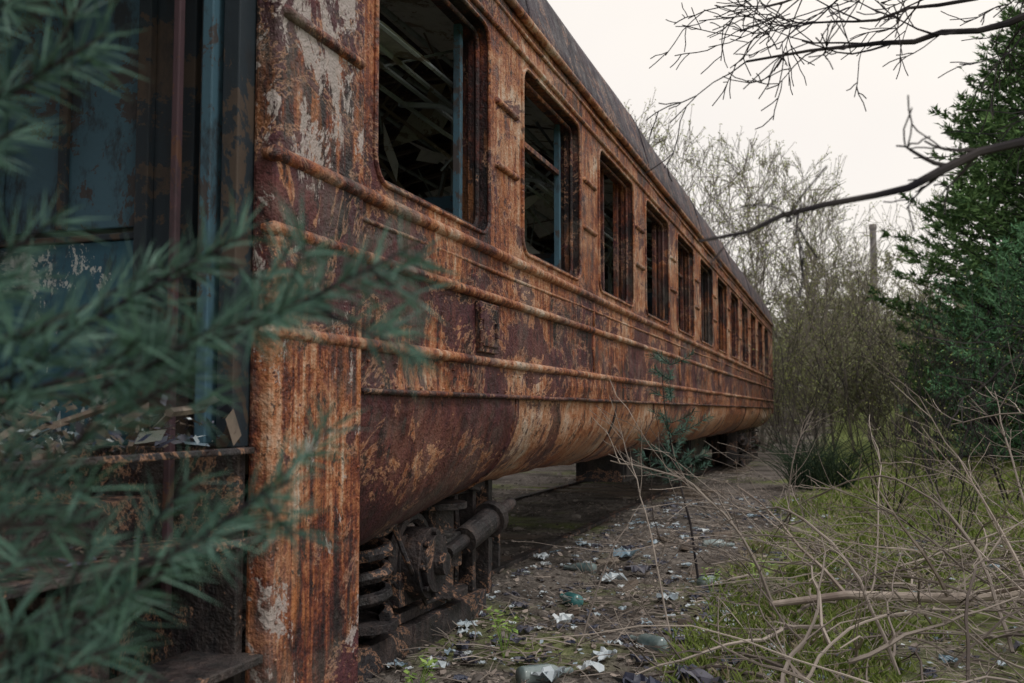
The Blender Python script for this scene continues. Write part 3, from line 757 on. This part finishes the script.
# ------------------------------------------------------------------ brush, fallen branches
random.seed(12); mb=MB()
def arch(p,a_,L,r,peak,n=9,tw=3,curl=.22):
    p=Vector(p); d=Vector((math.cos(a_),math.sin(a_),peak)).normalized(); pts=[p]
    for i in range(n):
        pts.append(pts[-1]+d*L/n); d=(d+Vector((0,0,-.62*peak/n*2))+rvec(curl)).normalized()
        if pts[-1].z<.03: pts[-1].z=.03+R()*.03; d.z=abs(d.z)*.2
        if pts[-1].x<.5: pts[-1].x=.5
    mb.tube(pts,[max(.0018,r*(1-.7*i/n)) for i in range(n+1)],5,0,cap=False)
    for _ in range(tw):
        i=random.randint(2,n-1); branch(mb,pts[i],(pts[min(i+1,n)]-pts[i])+rvec(.35*L/n*2)+Vector((0,0,.02)),L*U(.2,.45),max(.0018,r*.5),1,False,4,.25,0,3,(1,3),.6,0,.0015)
for _ in range(175):     # low criss-crossing dead branches
    x=U(.95,3.8); y=U(3.5,7.8)
    if x<1.2 and R()<.5: continue
    arch((x,y,U(.02,.10)),U(0,6.28),U(.4,1.7),U(.003,.011),U(.0,.35),9,3)
for _ in range(42):
    x=U(1.5,3.8); y=U(4.2,7.8); arch((x,y,.02),U(0,6.28),U(.8,1.9),U(.003,.008),U(.5,1.2),9,3)
for _ in range(55):
    x=U(1.7,6); y=U(7,15); arch((x,y,.05),U(0,6.28),U(.6,1.6),U(.003,.008),U(.2,1.4),7,3)
mb.make('brush_pile',[M_twig])
mb=MB(); random.seed(4)
P=[(1.12,5.38,.08),(1.5,5.5,.13),(2.0,5.62,.12),(2.5,5.8,.16),(3.2,6.0,.1)]
mb.tube(P,[.016,.022,.026,.030,.034],10,0)
for q,tt in (((1.5,5.5,.13),(1.2,5.9,.5)),((2.0,5.62,.12),(1.7,5.2,.6)),((2.4,5.78,.15),(2.2,6.3,.7)),((2.2,5.7,.14),(2.5,5.1,.3))):
    branch(mb,q,Vector(tt)-Vector(q),.9,.012,2,False,5,.15,0,5,(2,4),.6,0,.002)
mb.make('fallen_branch',[simple('pale_dead_wood',(.20,.16,.14),(.46,.40,.35),5)])
mb=MB(); random.seed(14)
def stem(pts,r,tw=4,m=0):
    P=[Vector(p) for p in pts]; Q=[]
    for i in range(len(P)-1):
        for k in range(5):
            t_=k/5; a0=P[max(i-1,0)];a1=P[i];a2=P[i+1];a3=P[min(i+2,len(P)-1)]
            Q.append(.5*((2*a1)+(-a0+a2)*t_+(2*a0-5*a1+4*a2-a3)*t_*t_+(-a0+3*a1-3*a2+a3)*t_**3)+rvec(.006))
    Q.append(P[-1]); n=len(Q); mb.tube(Q,[r*(1-.75*i/n) for i in range(n)],6,m,cap=False)
    for _ in range(tw):
        i=random.randint(n//3,n-2); branch(mb,Q[i],(Q[i+1]-Q[i]).normalized()+rvec(.7),U(.15,.4),max(.0018,r*.4),1,False,4,.2,.02,3,(1,3),.6,0,.0015)
stem([(1.14,5.4,.05),(1.0,5.3,.42),(.72,5.2,.72),(.35,5.1,.82)],.012,9)
stem([(.75,4.6,.0),(.62,4.75,.5),(.50,4.9,.85)],.006,4)
stem([(.35,4.4,0),(.42,4.8,.4),(.5,5.2,.6)],.005,3)
stem([(1.7,4.3,0),(1.5,4.5,.45),(1.2,4.9,.62),(.9,5.2,.5)],.009,8)
stem([(2.2,5.0,0),(2.05,5.4,.5),(1.7,5.9,.72),(1.3,6.3,.55)],.010,8)
stem([(1.9,3.9,0),(1.95,4.3,.35),(2.1,4.9,.42),(2.4,5.4,.2)],.008,6)
stem([(2.6,6.2,0),(2.45,6.6,.8),(2.4,6.8,1.2)],.009,8)
stem([(1.1,7.5,0),(1.15,7.6,.7),(1.3,7.8,1.1)],.007,7)
stem([(2.9,5.5,0),(2.7,5.7,.7),(2.5,6.0,1.05),(2.1,6.3,1.0)],.009,8)
stem([(1.3,3.9,0),(1.5,4.2,.22),(1.9,4.6,.25),(2.3,4.9,.12)],.008,6)
mb.make('arching_stems',[M_twig])

# ------------------------------------------------------------------ ground cover
random.seed(77)
mb=MB()
for _ in range(15000):
    y=3+ (R()**1.4)*21; x=U(.8,4+y*.45)
    dn=mnoise.noise(Vector((x*.7,y*.7,5)))+mnoise.noise(Vector((x*2.3,y*2.3,8)))*.5
    if dn<-.36+ (.38 if x<1.3 else 0)+(.06 if y<5 else 0): continue
    z=gh(x,y); m_=0 if R()<.80 else 1
    for k in range(random.randint(6,10)):
        p=Vector((x+U(-.06,.06),y+U(-.06,.06),z-.01)); h=U(.02,.08)*(1+.035*y); a_=U(0,6.28)
        l=Vector((math.cos(a_),math.sin(a_),0))*h*U(.3,1.2); wv=Vector((-math.sin(a_),math.cos(a_),0))*(.0020+.0006*y)
        mb.face([p-wv,p+wv,p+wv*.7+l*.4+Vector((0,0,h*.6)),p+l+Vector((0,0,h)),p-wv*.7+l*.4+Vector((0,0,h*.6))],m_)
mb.make('grass',[M_grass,M_straw])
mb=MB()
for _ in range(22000):
    y=2.6+(R()**1.7)*16; x=U(-3.0,3+y*.4)
    if mnoise.noise(Vector((x*1.2,y*1.2,15)))<-.2: continue
    z=gh(x,y)+U(.002,.02); s_=U(.008,.024); a_=U(0,6.28)
    u=Vector((math.cos(a_),math.sin(a_),U(-.5,.6)))*s_; v=Vector((-math.sin(a_),math.cos(a_),U(-.5,.6)))*s_*.55
    p=Vector((x,y,z)); mb.face([p-u,p-u*.3+v,p+u*.5+v*.8,p+u*1.1,p+u*.4-v,p-u*.4-v*.9],0)
mb.make('leaf_litter',[M_leaf])
mb=MB()
for _ in range(5200):
    y=2.6+(R()**1.5)*12; x=U(-.3,2.6+y*.4); z=gh(x,y)+U(.005,.03); a_=U(0,6.28); l=U(.04,.28)
    p=Vector((x,y,z)); q=p+Vector((math.cos(a_)*l,math.sin(a_)*l,U(-.01,.06))); mb.tube([p,p.lerp(q,.5)+rvec(.012),q],[.0032,.0026,.0014],3,0)
mb.make('twig_litter',[M_twig])
mb=MB()
def stone(p,s_,m=0):
    n=len(mb.v)
    ph=(1+5**.5)/2; ic=[(-1,ph,0),(1,ph,0),(-1,-ph,0),(1,-ph,0),(0,-1,ph),(0,1,ph),(0,-1,-ph),(0,1,-ph),(ph,0,-1),(ph,0,1),(-ph,0,-1),(-ph,0,1)]
    fs=[(0,11,5),(0,5,1),(0,1,7),(0,7,10),(0,10,11),(1,5,9),(5,11,4),(11,10,2),(10,7,6),(7,1,8),(3,9,4),(3,4,2),(3,2,6),(3,6,8),(3,8,9),(4,9,5),(2,4,11),(6,2,10),(8,6,7),(9,8,1)]
    sx,sy,sz=U(.6,1.2),U(.6,1.2),U(.35,.8)
    for v in ic: mb.v.append((p[0]+v[0]*s_*.5*sx*U(.8,1.2),p[1]+v[1]*s_*.5*sy*U(.8,1.2),p[2]+v[2]*s_*.5*sz*U(.8,1.2)))
    for f in fs: mb.f.append(tuple(n+i for i in f)); mb.m.append(m)
for _ in range(1700):
    y=2.8+(R()**1.4)*14; x=U(-3.3,1.2); stone((x,y,gh(x,y)+.004),U(.006,.028) if R()<.93 else U(.03,.06))
mb.make('gravel',[simple('ballast_stone',(.06,.053,.05),(.27,.245,.225),4,isl=True,flat=True)])
mb=MB(); random.seed(44)
def crumple(p,s_,m):
    n=6; ax=U(0,6.28); e=U(.5,1.1)
    P=[[Vector((p[0]+((i-2.5)*math.cos(ax)-(j-2.5)*e*math.sin(ax))*s_*.24+U(-.14,.14)*s_,p[1]+((i-2.5)*math.sin(ax)+(j-2.5)*e*math.cos(ax))*s_*.24+U(-.14,.14)*s_,p[2]+U(0,.45)*s_)) for j in range(n)] for i in range(n)]; mb.grid(P,m)
for _ in range(1900):
    y=3.2+(R()**1.4)*10
    x=U(-.6,1.1) if R()<.62 else U(.8,4)
    if mnoise.noise(Vector((x*1.5,y*1.5,33)))<-.15: continue
    crumple((x,y,gh(x,y)+.01),U(.010,.045) if R()<.9 else U(.05,.085),0 if R()<.45 else 1)
for (x,y,s_,m_) in ((.55,5.6,.09,0),(.40,3.75,.10,0),(.52,3.95,.08,0),(.98,3.85,.13,1),(.75,3.75,.10,1),(.9,3.95,.10,1),(.2,4.7,.09,0),(1.35,3.9,.07,0),(.1,6.2,.12,0),(2.4,7.2,.1,0),(2.0,8.2,.1,0),(1.2,4.5,.07,0),(.0,7.2,.14,0),(.2,6.6,.12,1)):
    crumple((x,y,gh(x,y)+.02),s_,m_)
for _ in range(2600):
    y=3.0+(R()**1.3)*9; x=U(-.6,2.2); z=gh(x,y)+.012; s_=U(.005,.030); a_=rvec();a_.z*=.3;a_=a_.normalized()*s_; b_=rvec();b_.z*=.4;b_=b_.normalized()*s_*.7
    p=Vector((x,y,z)); mb.face([p,p+a_,p+a_+b_,p+b_],random.choice((0,1,1)))
mb.make('litter',[M_plast,M_litd],smooth=False)
def bottle(name,loc,rz,m):
    mb=MB(); pr=[(0,.034),(.01,.037),(.13,.037),(.16,.030),(.19,.014),(.23,.013),(.235,.015),(.245,.015)]
    mb.tube([(x,0,0) for x,r in pr],[r for x,r in pr],20,0); o=mb.make(name,[m],smooth=True); o.location=loc; o.rotation_euler=(0,.05,rz)
M_glass=simple('dirty_glass',(.10,.16,.17),(.30,.36,.36),5,.15,.6)
M_teal=simple('teal_glass',(.04,.16,.17),(.10,.28,.28),5,.2,.6)
for (x,y,rz,m_) in ((.30,3.72,.9,M_glass),(.12,5.3,2.2,M_teal),(.65,6.3,1.2,M_glass),(-.1,6.6,2.8,M_glass),(.45,7.9,.3,M_glass),(.75,4.35,2.4,M_glass)):
    bottle('glass_bottle',(x,y,gh(x,y)+.03),rz,m_)
mb=MB(); 
for (x,y) in ((.25,6.0),(.6,6.7),(-.1,7.0),(.15,5.1),(.35,7.6),(.75,5.0),(.1,8.2),(.5,8.8)):
    r_=Euler((U(-.4,.4),U(-.4,.4),U(0,3))).to_matrix(); mb.box((x-.08,y-.03,gh(x,y)),(x+.08,y+.03,gh(x,y)+.03),0,rot=r_)
mb.make('scrap_wood',[M_wood],bevel=.005)
for (x,y,s_) in ((.02,3.38,.09),(.12,4.05,.10),(1.0,6.2,.1),(.75,6.0,.08)):
    mb=MB()
    for k in range(7):
        a_=U(0,6.28); h=U(.2,1.3)*s_; q=Vector((math.cos(a_)*s_*.6,math.sin(a_)*s_*.6,h+.06)); mb.tube([(0,0,0),q*.5+Vector((0,0,.03)),q],.002,4,0)
        for _ in range(5):
            e=q+rvec(.02); u=rvec();u.z*=.4;u=u.normalized()*s_*U(.25,.5); v=u.cross(Vector((0,0,1))).normalized()*s_*.12
            mb.face([e,e+u*.4+v,e+u,e+u*.4-v],0)
    o=mb.make('weed_plant',[M_weed]); o.location=place(x,y)

# ------------------------------------------------------------------ camera
cam=bpy.data.cameras.new('camera'); co=bpy.data.objects.new('camera',cam); sc.collection.objects.link(co); sc.camera=co
cam.lens=35; cam.sensor_width=36; cam.clip_end=2000; cam.clip_start=.02
co.location=(1.493,0,1.08)
co.rotation_euler=(math.radians(90+3.97),0,math.radians(18.24))
cam.dof.use_dof=True; cam.dof.focus_distance=4.4; cam.dof.aperture_fstop=4.8
